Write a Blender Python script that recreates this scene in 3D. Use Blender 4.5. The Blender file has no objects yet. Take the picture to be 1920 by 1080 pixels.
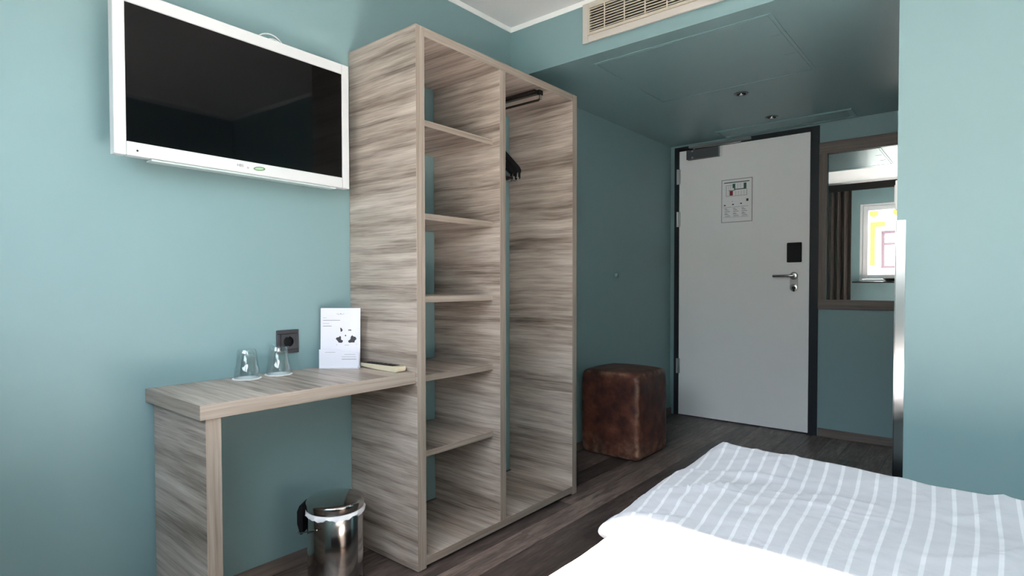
import bpy, bmesh, math, random
from mathutils import Vector, Matrix, noise

# ------------------------------------------------------------------ camera, sky, sun, exposure
sc = bpy.context.scene
COL = sc.collection
cd_ = bpy.data.cameras.new('camera'); cam = bpy.data.objects.new('camera', cd_); COL.objects.link(cam)
cd_.sensor_fit = 'HORIZONTAL'; cd_.sensor_width = 36.0; cd_.lens = 1080.86 / 1920 * 36
cd_.shift_x = (960 - 947.19) / 1920; cd_.shift_y = (557.05 - 540) / 1920; cd_.clip_start = 0.02
yaw, pit, rol = math.radians(40.136), math.radians(-1.2827), math.radians(-0.1039)
fw = Vector((-math.sin(yaw) * math.cos(pit), math.cos(yaw) * math.cos(pit), math.sin(pit)))
r0 = Vector((math.cos(yaw), math.sin(yaw), 0)); u0 = r0.cross(fw)
rv = math.cos(rol) * r0 + math.sin(rol) * u0; uv = -math.sin(rol) * r0 + math.cos(rol) * u0
cam.matrix_world = Matrix(((rv.x, uv.x, -fw.x, 2.0045), (rv.y, uv.y, -fw.y, 0.0), (rv.z, uv.z, -fw.z, 1.0619), (0, 0, 0, 1)))
sc.camera = cam

world = bpy.data.worlds.new('sky'); sc.world = world; world.use_nodes = True
bg = world.node_tree.nodes['Background']
bg.inputs[0].default_value = (0.75, 0.88, 1.0, 1); bg.inputs[1].default_value = 3.0

sl = bpy.data.lights.new('sun', 'SUN'); sun = bpy.data.objects.new('sun', sl); COL.objects.link(sun)
sl.energy = 33.0; sl.angle = math.radians(2.2); sl.color = (1.0, 0.86, 0.73)
sun.rotation_euler = Vector((0.45, 1.0, -1.00)).to_track_quat('-Z', 'Y').to_euler()

pl = bpy.data.lights.new('window_portal', 'AREA'); portal = bpy.data.objects.new('window_portal', pl); COL.objects.link(portal)
pl.shape = 'RECTANGLE'; pl.size = 1.85; pl.size_y = 1.12; pl.cycles.is_portal = True
portal.location = (1.53, -0.44, 1.62); portal.rotation_euler = (math.radians(90), 0, 0)

sc.view_settings.view_transform = 'Standard'; sc.view_settings.look = 'None'
sc.view_settings.gamma = 1.0; sc.view_settings.use_curve_mapping = False
sc.view_settings.exposure = 2.58
sc.cycles.max_bounces = 16; sc.cycles.diffuse_bounces = 10; sc.cycles.use_denoising = True
sc.cycles.sample_clamp_indirect = 20.0; sc.cycles.blur_glossy = 0.6
random.seed(7)

# ------------------------------------------------------------------ mesh helper
ORG = {}
class M:
    def __init__(s): s.v = []; s.f = []; s.m = []
    def face(s, idx, m=0): s.f.append(tuple(idx)); s.m.append(m)
    def add(s, pts): b = len(s.v); s.v += [tuple(p) for p in pts]; return b
    def box(s, x0, x1, y0, y1, z0, z1, m=0, fm=None):
        b = s.add([(x0, y0, z0), (x1, y0, z0), (x1, y1, z0), (x0, y1, z0), (x0, y0, z1), (x1, y0, z1), (x1, y1, z1), (x0, y1, z1)])
        F = {'-z': (0, 3, 2, 1), '+z': (4, 5, 6, 7), '-y': (0, 1, 5, 4), '+x': (1, 2, 6, 5), '+y': (2, 3, 7, 6), '-x': (3, 0, 4, 7)}
        for k, q in F.items(): s.face([b + i for i in q], (fm or {}).get(k, m))
        return s
    def cyl(s, p0, p1, r0, r1=None, n=24, m=0, caps=True):
        p0 = Vector(p0); p1 = Vector(p1); r1 = r0 if r1 is None else r1
        d = (p1 - p0).normalized(); a = d.orthogonal().normalized(); c = d.cross(a)
        A = s.add([p0 + (a * math.cos(t) + c * math.sin(t)) * r0 for t in [2 * math.pi * i / n for i in range(n)]])
        B = s.add([p1 + (a * math.cos(t) + c * math.sin(t)) * r1 for t in [2 * math.pi * i / n for i in range(n)]])
        for i in range(n):
            j = (i + 1) % n; s.face((A + i, A + j, B + j, B + i), m)
        if caps: s.face([A + n - 1 - i for i in range(n)], m); s.face([B + i for i in range(n)], m)
        return s
    def lathe(s, prof, c, n=40, m=0, axis=None, rad=None, closed=False, caps=True):
        c = Vector(c); d = Vector(axis or (0, 0, 1)).normalized(); a = d.orthogonal().normalized(); e = d.cross(a)
        rings = []
        for k, (r, h) in enumerate(prof):
            pts = []
            for i in range(n):
                t = 2 * math.pi * i / n; R = r if rad is None else rad(k, t, r)
                pts.append(c + d * h + (a * math.cos(t) + e * math.sin(t)) * R)
            rings.append(s.add(pts))
        K = len(rings)
        for k in range(K if closed else K - 1):
            A = rings[k]; B = rings[(k + 1) % K]
            for i in range(n):
                j = (i + 1) % n; s.face((A + i, A + j, B + j, B + i), m)
        if caps and not closed:
            s.face([rings[0] + n - 1 - i for i in range(n)], m); s.face([rings[-1] + i for i in range(n)], m)
        return s
    def tube(s, pts, r, n=10, m=0, closed=False):
        P = [Vector(p) for p in pts]; K = len(P); rings = []; a = None
        for k in range(K):
            if closed: d = P[(k + 1) % K] - P[k - 1]
            else: d = P[min(k + 1, K - 1)] - P[max(k - 1, 0)]
            d.normalize()
            a = d.orthogonal().normalized() if a is None else (a - d * a.dot(d)).normalized()
            c = d.cross(a)
            rings.append(s.add([P[k] + (a * math.cos(t) + c * math.sin(t)) * r for t in [2 * math.pi * i / n for i in range(n)]]))
        for k in range(K if closed else K - 1):
            A = rings[k]; B = rings[(k + 1) % K]
            for i in range(n): j = (i + 1) % n; s.face((A + i, A + j, B + j, B + i), m)
        if not closed:
            s.face([rings[0] + n - 1 - i for i in range(n)], m); s.face([rings[-1] + i for i in range(n)], m)
        return s
    def prism(s, poly, ext, m=0):          # planar polygon extruded by vector ext
        e = Vector(ext); n = len(poly); A = s.add(poly); B = s.add([Vector(p) + e for p in poly])
        s.face([A + n - 1 - i for i in range(n)], m); s.face([B + i for i in range(n)], m)
        for i in range(n): j = (i + 1) % n; s.face((A + i, A + j, B + j, B + i), m)
        return s
    def build(s, name, mats, parent=None, local=False, smooth=0, bevel=0, seg=2, fix=False):
        mats = mats if isinstance(mats, (list, tuple)) else [mats]
        org = Vector((0, 0, 0))
        if parent is not None and not local: org = ORG[parent.name]
        me = bpy.data.meshes.new(name)
        me.from_pydata([tuple(Vector(v) - org) for v in s.v], [], s.f)
        for mt in mats: me.materials.append(mt)
        for p, k in zip(me.polygons, s.m): p.material_index = k
        if fix:
            b = bmesh.new(); b.from_mesh(me); bmesh.ops.remove_doubles(b, verts=b.verts, dist=1e-6)
            bmesh.ops.recalc_face_normals(b, faces=b.faces); b.to_mesh(me); b.free()
        if smooth:
            me.shade_smooth(); me.set_sharp_from_angle(angle=math.radians(smooth))
        me.update()
        o = bpy.data.objects.new(name, me); COL.objects.link(o)
        if parent is not None: o.parent = parent
        ORG[o.name] = org
        if bevel:
            bv = o.modifiers.new('bevel', 'BEVEL'); bv.width = bevel; bv.segments = seg; bv.limit_method = 'ANGLE'
            bv.angle_limit = math.radians(40)
        return o

def tag(o, label, cat, group=None):
    o['label'] = label; o['category'] = cat
    if group: o['group'] = group
    return o
def thing(name, label, cat, loc, rotz=0, group=None):
    o = bpy.data.objects.new(name, None); COL.objects.link(o); o.location = loc; o.rotation_euler = (0, 0, rotz)
    o.empty_display_size = 0.1; ORG[o.name] = Vector(loc)
    return tag(o, label, cat, group)
def struct(o): o['kind'] = 'structure'; return o
def copy_tree(src, loc, label, dz=0.0):
    r = src.copy(); COL.objects.link(r); r.location = loc; r['label'] = label
    for ch in list(src.children):
        c = ch.copy(); COL.objects.link(c); c.parent = r
        for g in list(ch.children):
            d = g.copy(); COL.objects.link(d); d.parent = c
    return r
def bx(name, mats, x0, x1, y0, y1, z0, z1, parent=None, bevel=0, fm=None, local=False):
    return M().box(x0, x1, y0, y1, z0, z1, 0, fm).build(name, mats, parent, bevel=bevel, local=local)

# ------------------------------------------------------------------ materials
def srgb(r, g, b):
    f = lambda c: (c / 255 / 12.92) if c / 255 <= 0.04045 else ((c / 255 + 0.055) / 1.055) ** 2.4
    return (f(r), f(g), f(b), 1)
def new_mat(name):
    m = bpy.data.materials.new(name); m.use_nodes = True; nt = m.node_tree
    return m, nt, nt.nodes['Principled BSDF']
def plain(name, col, rough=0.5, metal=0.0, spec=0.5, var=0.0, bump=0.0, bscale=300.0):
    m, nt, p = new_mat(name); N = nt.nodes; L = nt.links
    p.inputs['Base Color'].default_value = col; p.inputs['Roughness'].default_value = rough
    p.inputs['Metallic'].default_value = metal; p.inputs['Specular IOR Level'].default_value = spec
    if var or bump:
        tc = N.new('ShaderNodeTexCoord')
    if var:
        n = N.new('ShaderNodeTexNoise'); n.inputs['Scale'].default_value = 2.5; n.inputs['Detail'].default_value = 5
        L.new(tc.outputs['Object'], n.inputs['Vector'])
        mx = N.new('ShaderNodeMix'); mx.data_type = 'RGBA'
        mx.inputs[6].default_value = tuple(c * (1 - var) for c in col[:3]) + (1,); mx.inputs[7].default_value = tuple(min(1, c * (1 + var)) for c in col[:3]) + (1,)
        L.new(n.outputs['Fac'], mx.inputs[0]); L.new(mx.outputs[2], p.inputs['Base Color'])
    if bump:
        n2 = N.new('ShaderNodeTexNoise'); n2.inputs['Scale'].default_value = bscale; n2.inputs['Detail'].default_value = 3
        L.new(tc.outputs['Object'], n2.inputs['Vector'])
        b = N.new('ShaderNodeBump'); b.inputs['Strength'].default_value = bump; b.inputs['Distance'].default_value = 0.002
        L.new(n2.outputs['Fac'], b.inputs['Height']); L.new(b.outputs['Normal'], p.inputs['Normal'])
    return m
def ramp(nt, stops):
    r = nt.nodes.new('ShaderNodeValToRGB'); e = r.color_ramp.elements
    e[0].position, e[0].color = stops[0]; e[1].position, e[1].color = stops[-1]
    for pos, c in stops[1:-1]:
        k = e.new(pos); k.color = c
    return r
def wood(name, grain, cols, lo=1.3, hi=16.0, fine=90.0, rough=0.42, contrast=1.0, per_object=False, bump=0.12, mixw=(0.56, 0.26, 0.18), cs=(0.6, 0.28)):
    m, nt, p = new_mat(name); N = nt.nodes; L = nt.links
    tc = N.new('ShaderNodeTexCoord'); src = tc.outputs['Object']
    if per_object:
        oi = N.new('ShaderNodeObjectInfo'); vm = N.new('ShaderNodeVectorMath'); vm.operation = 'MULTIPLY_ADD'
        cb = N.new('ShaderNodeCombineXYZ')
        for k in range(3): L.new(oi.outputs['Random'], cb.inputs[k])
        L.new(cb.outputs[0], vm.inputs[0]); vm.inputs[1].default_value = (17.3, 9.1, 23.7); L.new(src, vm.inputs[2]); src = vm.outputs[0]
    # slow wander of the grain
    wn = N.new('ShaderNodeTexNoise'); wn.inputs['Scale'].default_value = 1.6; wn.inputs['Detail'].default_value = 3
    L.new(src, wn.inputs['Vector'])
    wm = N.new('ShaderNodeVectorMath'); wm.operation = 'MULTIPLY_ADD'; L.new(wn.outputs['Color'], wm.inputs[0])
    wm.inputs[1].default_value = (0.03, 0.03, 0.03); L.new(src, wm.inputs[2]); src = wm.outputs[0]
    def nz(l, h, det, rgh):
        mp = N.new('ShaderNodeMapping'); mp.inputs['Scale'].default_value = [l if k == grain else h for k in range(3)]
        L.new(src, mp.inputs['Vector'])
        n = N.new('ShaderNodeTexNoise'); n.inputs['Scale'].default_value = 1.0; n.inputs['Detail'].default_value = det
        n.inputs['Roughness'].default_value = rgh; L.new(mp.outputs[0], n.inputs['Vector']); return n.outputs['Fac']
    a = nz(lo, hi, 6, 0.62); b = nz(lo * 4, fine, 4, 0.6); c = nz(lo * cs[0], hi * cs[1], 3, 0.55)
    def ma(op, x, y, z=None):
        q = N.new('ShaderNodeMath'); q.operation = op
        for k, w in enumerate((x, y, z)):
            if w is None: continue
            if isinstance(w, (int, float)): q.inputs[k].default_value = w
            else: L.new(w, q.inputs[k])
        return q.outputs[0]
    s = ma('MULTIPLY', a, mixw[0]); s = ma('MULTIPLY_ADD', b, mixw[1], s); s = ma('MULTIPLY_ADD', c, mixw[2], s)
    s = ma('MULTIPLY_ADD', ma('SUBTRACT', s, 0.5), 2.2 * contrast, 0.5)
    if per_object:
        s = ma('MULTIPLY_ADD', ma('SUBTRACT', oi.outputs['Random'], 0.5), 0.46, s)
    k = len(cols); rp = ramp(nt, [(0.12 + 0.76 * i / (k - 1), cc) for i, cc in enumerate(cols)])
    L.new(s, rp.inputs[0]); L.new(rp.outputs[0], p.inputs['Base Color'])
    p.inputs['Roughness'].default_value = rough
    bp = N.new('ShaderNodeBump'); bp.inputs['Strength'].default_value = bump; bp.inputs['Distance'].default_value = 0.001
    L.new(b, bp.inputs['Height']); L.new(bp.outputs['Normal'], p.inputs['Normal'])
    return m

TEAL = srgb(127, 156, 159)
m_teal = plain('teal_wall_paint', TEAL, 0.48, bump=0.10, bscale=420, var=0.03)
m_tealc = plain('teal_satin_paint', TEAL, 0.33, spec=0.34, bump=0.06, bscale=300, var=0.03)
m_ceil = plain('white_ceiling_paint', srgb(222, 222, 222), 0.8, bump=0.05, bscale=300)
m_white = plain('white_trim_paint', srgb(240, 240, 238), 0.5)
WC = [srgb(92, 81, 74), srgb(132, 118, 108), srgb(166, 152, 142), srgb(188, 175, 165), srgb(206, 196, 187)]
m_wood = wood('driftwood_laminate', 0, WC, lo=1.5, hi=44.0, fine=210.0, contrast=1.25, mixw=(0.38, 0.24, 0.38), cs=(0.9, 0.22))
EC = [srgb(116, 104, 95), srgb(141, 128, 118), srgb(158, 146, 136), srgb(174, 163, 153)]
m_edz = wood('edge_band_upright', 2, EC, lo=0.8, hi=90, fine=300, rough=0.5)
m_edy = wood('edge_band_lengthways', 1, EC, lo=0.8, hi=90, fine=300, rough=0.5)
m_edx = wood('edge_band_crossways', 0, EC, lo=0.8, hi=90, fine=300, rough=0.5)
FC = [srgb(52, 44, 42), srgb(80, 68, 64), srgb(110, 95, 89), srgb(148, 130, 121)]
m_floor = wood('dark_oak_vinyl', 1, FC, lo=3.5, hi=30, fine=110, mixw=(0.5, 0.34, 0.16), rough=0.42, per_object=True, bump=0.2)
BC = [srgb(70, 60, 54), srgb(98, 86, 79), srgb(124, 111, 103)]
BC = [srgb(78, 68, 62), srgb(104, 93, 86), srgb(130, 118, 110)]
m_base = wood('brown_oak_skirting_y', 1, BC, lo=1.5, hi=30, fine=160, rough=0.5)
m_basex = wood('brown_oak_skirting_x', 0, BC, lo=1.5, hi=30, fine=160, rough=0.5)
m_mfx = wood('mirror_frame_oak_x', 0, BC, lo=1.5, hi=40, fine=200, rough=0.5)
m_mfz = wood('mirror_frame_oak_z', 2, BC, lo=1.5, hi=40, fine=200, rough=0.5)
m_chrome = plain('polished_steel', (0.55, 0.54, 0.53, 1), 0.14, 1.0)
m_dchrome = plain('dark_chrome', (0.16, 0.16, 0.16, 1), 0.15, 1.0)
m_brush = plain('brushed_steel', (0.58, 0.58, 0.58, 1), 0.28, 1.0)
m_rail = plain('dark_metal_rail', srgb(70, 66, 62), 0.3, 0.8)
m_alu = plain('aluminium_guard', (0.52, 0.53, 0.55, 1), 0.16, 1.0)
m_black = plain('black_plastic', srgb(14, 14, 16), 0.5, spec=0.25)
m_anth = plain('anthracite_socket_plastic', srgb(62, 60, 64), 0.35)
m_dark = plain('dark_void', srgb(14, 14, 15), 0.7)
m_tvw = plain('white_gloss_plastic', srgb(208, 210, 212), 0.32)
m_screen = plain('black_glass_screen', (0.0012, 0.0012, 0.0016, 1), 0.03, spec=0.22)
m_door = plain('light_grey_laminate', srgb(246, 246, 247), 0.36, bump=0.03, bscale=500)
m_frame = plain('anthracite_door_frame', srgb(34, 39, 45), 0.45, spec=0.3)
m_mirror = plain('silvered_mirror', (0.90, 0.92, 0.91, 1), 0.0, 1.0)
m_mirb = plain('mirror_bevel', (0.80, 0.84, 0.83, 1), 0.05, 1.0)
m_cream = plain('cream_grille_plastic', srgb(190, 181, 165), 0.5)
m_cream2 = plain('off_white_grille_flange', srgb(196, 189, 181), 0.5)
m_paper = plain('white_paper', srgb(214, 213, 222), 0.6)
m_paper2 = plain('bright_white_paper', srgb(244, 244, 246), 0.5)
m_ink = plain('black_print', srgb(48, 48, 52), 0.6)
m_inkg = plain('grey_print', srgb(128, 127, 134), 0.6)
m_inkm = plain('mid_grey_print', srgb(110, 112, 112), 0.6)
m_inkl = plain('pale_grey_print', srgb(165, 166, 172), 0.6)
m_green = plain('dark_green_print', srgb(40, 96, 82), 0.6)
m_red = plain('dark_red_print', srgb(140, 40, 48), 0.6)
m_lgreen = plain('green_badge_print', srgb(84, 122, 84), 0.5)
m_pgreen = plain('pale_green_badge_print', srgb(160, 195, 160), 0.5)
m_remote = plain('cream_plastic', srgb(206, 194, 168), 0.35)
m_curtain = plain('taupe_curtain_cloth', srgb(70, 63, 59), 0.85, bump=0.2, bscale=900)
m_pvc = plain('white_window_frame', srgb(225, 226, 228), 0.35)
m_sill = plain('black_stone_sill', srgb(26, 26, 28), 0.3)
m_liner = plain('white_bin_liner', srgb(232, 232, 236), 0.3)
m_plaster = plain('white_facade_plaster', srgb(238, 230, 214), 0.8, bump=0.2, bscale=40)
m_yellow = plain('yellow_facade_paint', srgb(196, 112, 0), 0.7)
m_mauve = plain('mauve_window_wood', srgb(70, 42, 44), 0.6)
m_pane = plain('facade_window_glass', srgb(225, 225, 215), 0.15)
m_asphalt = plain('street_asphalt', srgb(120, 118, 115), 0.9, var=0.2)
m_cover = plain('white_mattress_cloth', srgb(238, 238, 240), 0.8, bump=0.1, bscale=700)

def glass_mat():
    m, nt, p = new_mat('clear_glass'); N = nt.nodes; L = nt.links; N.remove(p)
    t = N.new('ShaderNodeBsdfTransparent'); t.inputs[0].default_value = (0.96, 0.985, 0.985, 1)
    g = N.new('ShaderNodeBsdfGlass'); g.inputs['Roughness'].default_value = 0.0; g.inputs['IOR'].default_value = 1.45
    gl = N.new('ShaderNodeBsdfGlossy'); gl.inputs['Roughness'].default_value = 0.04; gl.inputs[0].default_value = (0.9, 0.95, 0.95, 1)
    lw = N.new('ShaderNodeLayerWeight'); lw.inputs['Blend'].default_value = 0.45
    r = ramp(nt, [(0.05, (0.10, 0.10, 0.10, 1)), (0.85, (0.60, 0.60, 0.60, 1))]); L.new(lw.outputs['Facing'], r.inputs[0])
    m2 = N.new('ShaderNodeMixShader'); m2.inputs[0].default_value = 0.30; L.new(gl.outputs[0], m2.inputs[1]); L.new(g.outputs[0], m2.inputs[2])
    mx = N.new('ShaderNodeMixShader'); L.new(r.outputs[0], mx.inputs[0]); L.new(t.outputs[0], mx.inputs[1]); L.new(m2.outputs[0], mx.inputs[2])
    L.new(mx.outputs[0], N['Material Output'].inputs[0]); return m
m_glass = glass_mat()
def pane_mat():
    m, nt, p = new_mat('window_pane_glass'); N = nt.nodes; L = nt.links; N.remove(p)
    t = N.new('ShaderNodeBsdfTransparent'); g = N.new('ShaderNodeBsdfGlossy'); g.inputs['Roughness'].default_value = 0.0
    mx = N.new('ShaderNodeMixShader'); mx.inputs[0].default_value = 0.07
    L.new(t.outputs[0], mx.inputs[1]); L.new(g.outputs[0], mx.inputs[2]); L.new(mx.outputs[0], N['Material Output'].inputs[0]); return m
m_winpane = pane_mat()
def leather_mat():
    m, nt, p = new_mat('worn_brown_leather'); N = nt.nodes; L = nt.links
    tc = N.new('ShaderNodeTexCoord')
    a = N.new('ShaderNodeTexNoise'); a.inputs['Scale'].default_value = 9; a.inputs['Detail'].default_value = 7; a.inputs['Roughness'].default_value = 0.65
    L.new(tc.outputs['Object'], a.inputs['Vector'])
    r = ramp(nt, [(0.30, srgb(44, 27, 24)), (0.46, srgb(76, 42, 34)), (0.60, srgb(104, 59, 44)), (0.76, srgb(140, 92, 72))])
    L.new(a.outputs['Fac'], r.inputs[0])
    b = N.new('ShaderNodeTexNoise'); b.inputs['Scale'].default_value = 22; b.inputs['Detail'].default_value = 6
    L.new(tc.outputs['Object'], b.inputs['Vector'])
    wa_ = N.new('ShaderNodeAttribute'); wa_.attribute_name = 'wear'
    pr = ramp(nt, [(0.38, (0, 0, 0, 1)), (0.66, (1, 1, 1, 1))]); L.new(b.outputs['Fac'], pr.inputs[0])
    mu = N.new('ShaderNodeMath'); mu.operation = 'MULTIPLY'; L.new(wa_.outputs['Fac'], mu.inputs[0]); L.new(pr.outputs[0], mu.inputs[1]); mu.use_clamp = True
    m6 = N.new('ShaderNodeMath'); m6.operation = 'MULTIPLY'; m6.inputs[1].default_value = 0.55; L.new(mu.outputs[0], m6.inputs[0]); mu = m6
    mx = N.new('ShaderNodeMix'); mx.data_type = 'RGBA'; L.new(mu.outputs[0], mx.inputs[0]); L.new(r.outputs[0], mx.inputs[6])
    mx.inputs[7].default_value = srgb(196, 158, 130); L.new(mx.outputs[2], p.inputs['Base Color'])
    p.inputs['Roughness'].default_value = 0.48
    bp = N.new('ShaderNodeBump'); bp.inputs['Strength'].default_value = 0.25; bp.inputs['Distance'].default_value = 0.003
    L.new(b.outputs['Fac'], bp.inputs['Height']); L.new(bp.outputs['Normal'], p.inputs['Normal']); return m
m_leather = leather_mat()
def stripe_mat():
    m, nt, p = new_mat('white_satin_stripe_cotton'); N = nt.nodes; L = nt.links
    uvn = N.new('ShaderNodeUVMap'); uvn.uv_map = 'weave'
    sx = N.new('ShaderNodeSeparateXYZ'); L.new(uvn.outputs[0], sx.inputs[0])
    def ma(op, x, y):
        q = N.new('ShaderNodeMath'); q.operation = op
        for k, w in enumerate((x, y)):
            if isinstance(w, (int, float)): q.inputs[k].default_value = w
            else: L.new(w, q.inputs[k])
        return q.outputs[0]
    f = ma('FRACT', ma('MULTIPLY', sx.outputs[0], 1 / 0.0365), 0)
    d = ma('ABSOLUTE', ma('SUBTRACT', f, 0.5), 0)
    r = ramp(nt, [(0.085, (1, 1, 1, 1)), (0.125, (0, 0, 0, 1))]); L.new(d, r.inputs[0])
    mx = N.new('ShaderNodeMix'); mx.data_type = 'RGBA'; L.new(r.outputs[0], mx.inputs[0])
    mx.inputs[6].default_value = srgb(190, 190, 197); mx.inputs[7].default_value = srgb(216, 216, 221)
    L.new(mx.outputs[2], p.inputs['Base Color']); p.inputs['Roughness'].default_value = 0.7
    p.inputs['Sheen Weight'].default_value = 0.15
    tc = N.new('ShaderNodeTexCoord'); n2 = N.new('ShaderNodeTexNoise'); n2.inputs['Scale'].default_value = 15; n2.inputs['Detail'].default_value = 6; n2.inputs['Distortion'].default_value = 0.6
    L.new(tc.outputs['Object'], n2.inputs['Vector'])
    b = N.new('ShaderNodeBump'); b.inputs['Strength'].default_value = 0.45; b.inputs['Distance'].default_value = 0.008
    L.new(n2.outputs['Fac'], b.inputs['Height']); L.new(b.outputs['Normal'], p.inputs['Normal'])
    return m
m_stripe = stripe_mat()

# ------------------------------------------------------------------ the room
D = 4.4724; YS = 2.4286; ZS = 2.1712; CE = 2.4194; ZC = 2.445; YB = -0.30; XR = 2.95; XB = 1.749
floor = struct(bx('floor', m_dark, -0.1, XR + 0.1, YB - 0.1, D + 0.1, -0.08, -0.004))
struct(bx('wall_left', m_teal, -0.1, 0, YB - 0.12, D + 0.1, -0.06, ZC + 0.05))
struct(bx('wall_right', m_teal, XR, XR + 0.1, YB - 0.12, YS + 0.1, -0.06, ZC + 0.05))
struct(bx('wall_bathroom', m_teal, XB, XR, YS, YS + 0.1, -0.003, ZC))
struct(bx('wall_hallway', m_teal, XB, XB + 0.1, YS + 0.1, D, -0.003, ZC))
struct(bx('ceiling', m_ceil, 0, XR, YB, YS, ZC, ZC + 0.05))
struct(M().box(0, XB, YS, D, ZS, ZC + 0.05, 0, {'-z': 1}).build('ceiling', [m_teal, m_tealc]))
# door wall with the opening for the door
w = M(); w.box(0, 0.036, D, D + 0.1, -0.003, ZS); w.box(1.085, XB, D, D + 0.1, -0.003, ZS); w.box(0.036, 1.085, D, D + 0.1, 2.155, ZS)
struct(w.build('wall_far', m_teal))
# window wall
WX0, WX1, WZ0, WZ1 = 0.61, 2.45, 1.09, 2.15  # right part is unseen, widened to let in more daylight
w = M(); w.box(0, WX0, YB - 0.12, YB, -0.003, ZC); w.box(WX1, XR, YB - 0.12, YB, -0.003, ZC)
w.box(WX0, WX1, YB - 0.12, YB, -0.003, WZ0 - 0.02); w.box(WX0, WX1, YB - 0.12, YB, WZ1, ZC)
struct(w.build('wall_back', m_teal))
# painted white band along the top of the walls
struct(bx('trim_1', m_white, 0, 0.004, YB, YS, CE, ZC))
struct(bx('trim_2', m_white, 0.004, XR, YS - 0.004, YS, CE, ZC))
struct(bx('trim_3', m_white, XR - 0.004, XR, YB, YS - 0.004, CE, ZC))
# skirting
struct(bx('baseboard_left', m_base, 0, 0.012, YB, D, 0, 0.05, bevel=0.002))
struct(bx('baseboard_far', m_basex, 1.09, XB, D - 0.012, D, 0, 0.056, bevel=0.002))
struct(bx('baseboard_right', m_base, XR - 0.012, XR, YB, YS, 0, 0.05, bevel=0.002))
struct(bx('baseboard_bathroom', m_basex, XB + 0.03, XR - 0.012, YS - 0.012, YS, 0, 0.05, bevel=0.002))

# floor planks, each a board of its own
PW = 0.118; PL = 1.22; me_cache = {}
k = 0; x = 0.0
offs = {4: 1.915, 5: 2.602, 3: 2.31, 6: 2.05}
ci = 0
while ci * PW < XR - 0.001:
    x0 = ci * PW; x1 = min(x0 + PW, XR); off = offs.get(ci, (ci * 0.47) % PL)
    y = off - PL * math.ceil((off - YB) / PL)
    ymax = D if x0 < XB else YS
    while y < ymax:
        ya, yb = max(y, YB), min(y + PL, ymax)
        if yb - ya > 0.02:
            key = (round(x1 - x0, 3), round(yb - ya, 3))
            if key not in me_cache:
                g = 0.0007; q = M(); q.box(g, x1 - x0 - g, g, yb - ya - g, -0.004, 0)
                o = q.build('plank', m_floor, floor, local=True); me_cache[key] = o.data
            else:
                o = bpy.data.objects.new('plank', me_cache[key]); COL.objects.link(o); o.parent = floor
            o.location = (x0, ya, 0)
        y += PL
    ci += 1

# window
win = bpy.data.objects.new('window_1', None); COL.objects.link(win); win.location = (1.53, YB, WZ0); ORG[win.name] = Vector(win.location); struct(win)
YF0, YF1 = YB - 0.085, YB - 0.02
f = M(); f.box(WX0, WX0 + 0.035, YF0, YF1, WZ0, WZ1); f.box(WX1 - 0.035, WX1, YF0, YF1, WZ0, WZ1)
f.box(WX0 + 0.035, WX1 - 0.035, YF0, YF1, WZ0, WZ0 + 0.03); f.box(WX0 + 0.035, WX1 - 0.035, YF0, YF1, WZ1 - 0.03, WZ1)
xm = (WX0 + WX1) / 2; f.box(xm - 0.035, xm + 0.035, YF0, YF1, WZ0 + 0.03, WZ1 - 0.03)
f.build('window_frame', m_pvc, win, bevel=0.004)
for a, b in ((WX0 + 0.038, xm - 0.038), (xm + 0.038, WX1 - 0.038)):
    s = M(); t = 0.062; z0, z1 = WZ0 + 0.033, WZ1 - 0.033; ya, yb = YF0 + 0.01, YF1 + 0.012
    s.box(a, a + t, ya, yb, z0, z1); s.box(b - t, b, ya, yb, z0, z1); s.box(a + t, b - t, ya, yb, z0, z0 + t); s.box(a + t, b - t, ya, yb, z1 - t, z1)
    sash = s.build('sash', m_pvc, win, bevel=0.005)
    bx('pane', m_winpane, a + t, b - t, ya + 0.03, ya + 0.034, z0 + t, z1 - t, sash)
    h = M(); hx = (b - t / 2) if a < 1 else (a + t / 2)
    h.cyl((hx, yb, 1.62), (hx, yb + 0.03, 1.62), 0.012, n=12); h.box(hx - 0.008, hx + 0.008, yb + 0.025, yb + 0.04, 1.50, 1.63)
    h.build('window_handle', m_pvc, sash, bevel=0.003)
struct(bx('window_sill', m_sill, WX0 - 0.06, WX1 + 0.06, YB + 0.001, YB + 0.15, WZ0 - 0.02, WZ0, bevel=0.004)).name = 'trim_4'

# pelmet and curtain
pel = tag(bx('curtain_pelmet', m_black, 0.005, XR - 0.01, YB + 0.16, YB + 0.18, 2.325, CE, bevel=0.002), 'black pelmet band above the window, seen in the mirror', 'curtain rail')
cu = M(); NX, NZ = 140, 8; rows = []
for s_ in (0, 1):
    for j in range(NZ + 1):
        z = 0.03 + (2.36 - 0.03) * j / NZ; pts = []
        for i in range(NX + 1):
            u = i / NX; xx = 0.04 + 0.50 * u
            ph = 2 * math.pi * 6.5 * u + 0.5 * math.sin(5 * u)
            amp = 0.042 * (0.8 + 0.35 * math.sin(9 * u + 1))
            pts.append((xx + 0.012 * math.sin(2 * ph), YB + 0.095 + amp * math.sin(ph) * (0.9 + 0.1 * z) * (0.95 if j < NZ else 0.8) + (0.003 if s_ else 0), z))
        rows.append(cu.add(pts))
for s_ in (0, 1):
    for j in range(NZ):
        A, B = rows[s_ * (NZ + 1) + j], rows[s_ * (NZ + 1) + j + 1]
        for i in range(NX): cu.face((A + i, A + i + 1, B + i + 1, B + i) if s_ else (A + i, B + i, B + i + 1, A + i + 1))
tag(cu.build('curtain', m_curtain, smooth=80), 'taupe curtain bunched beside the window, seen in the mirror', 'curtain')
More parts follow.
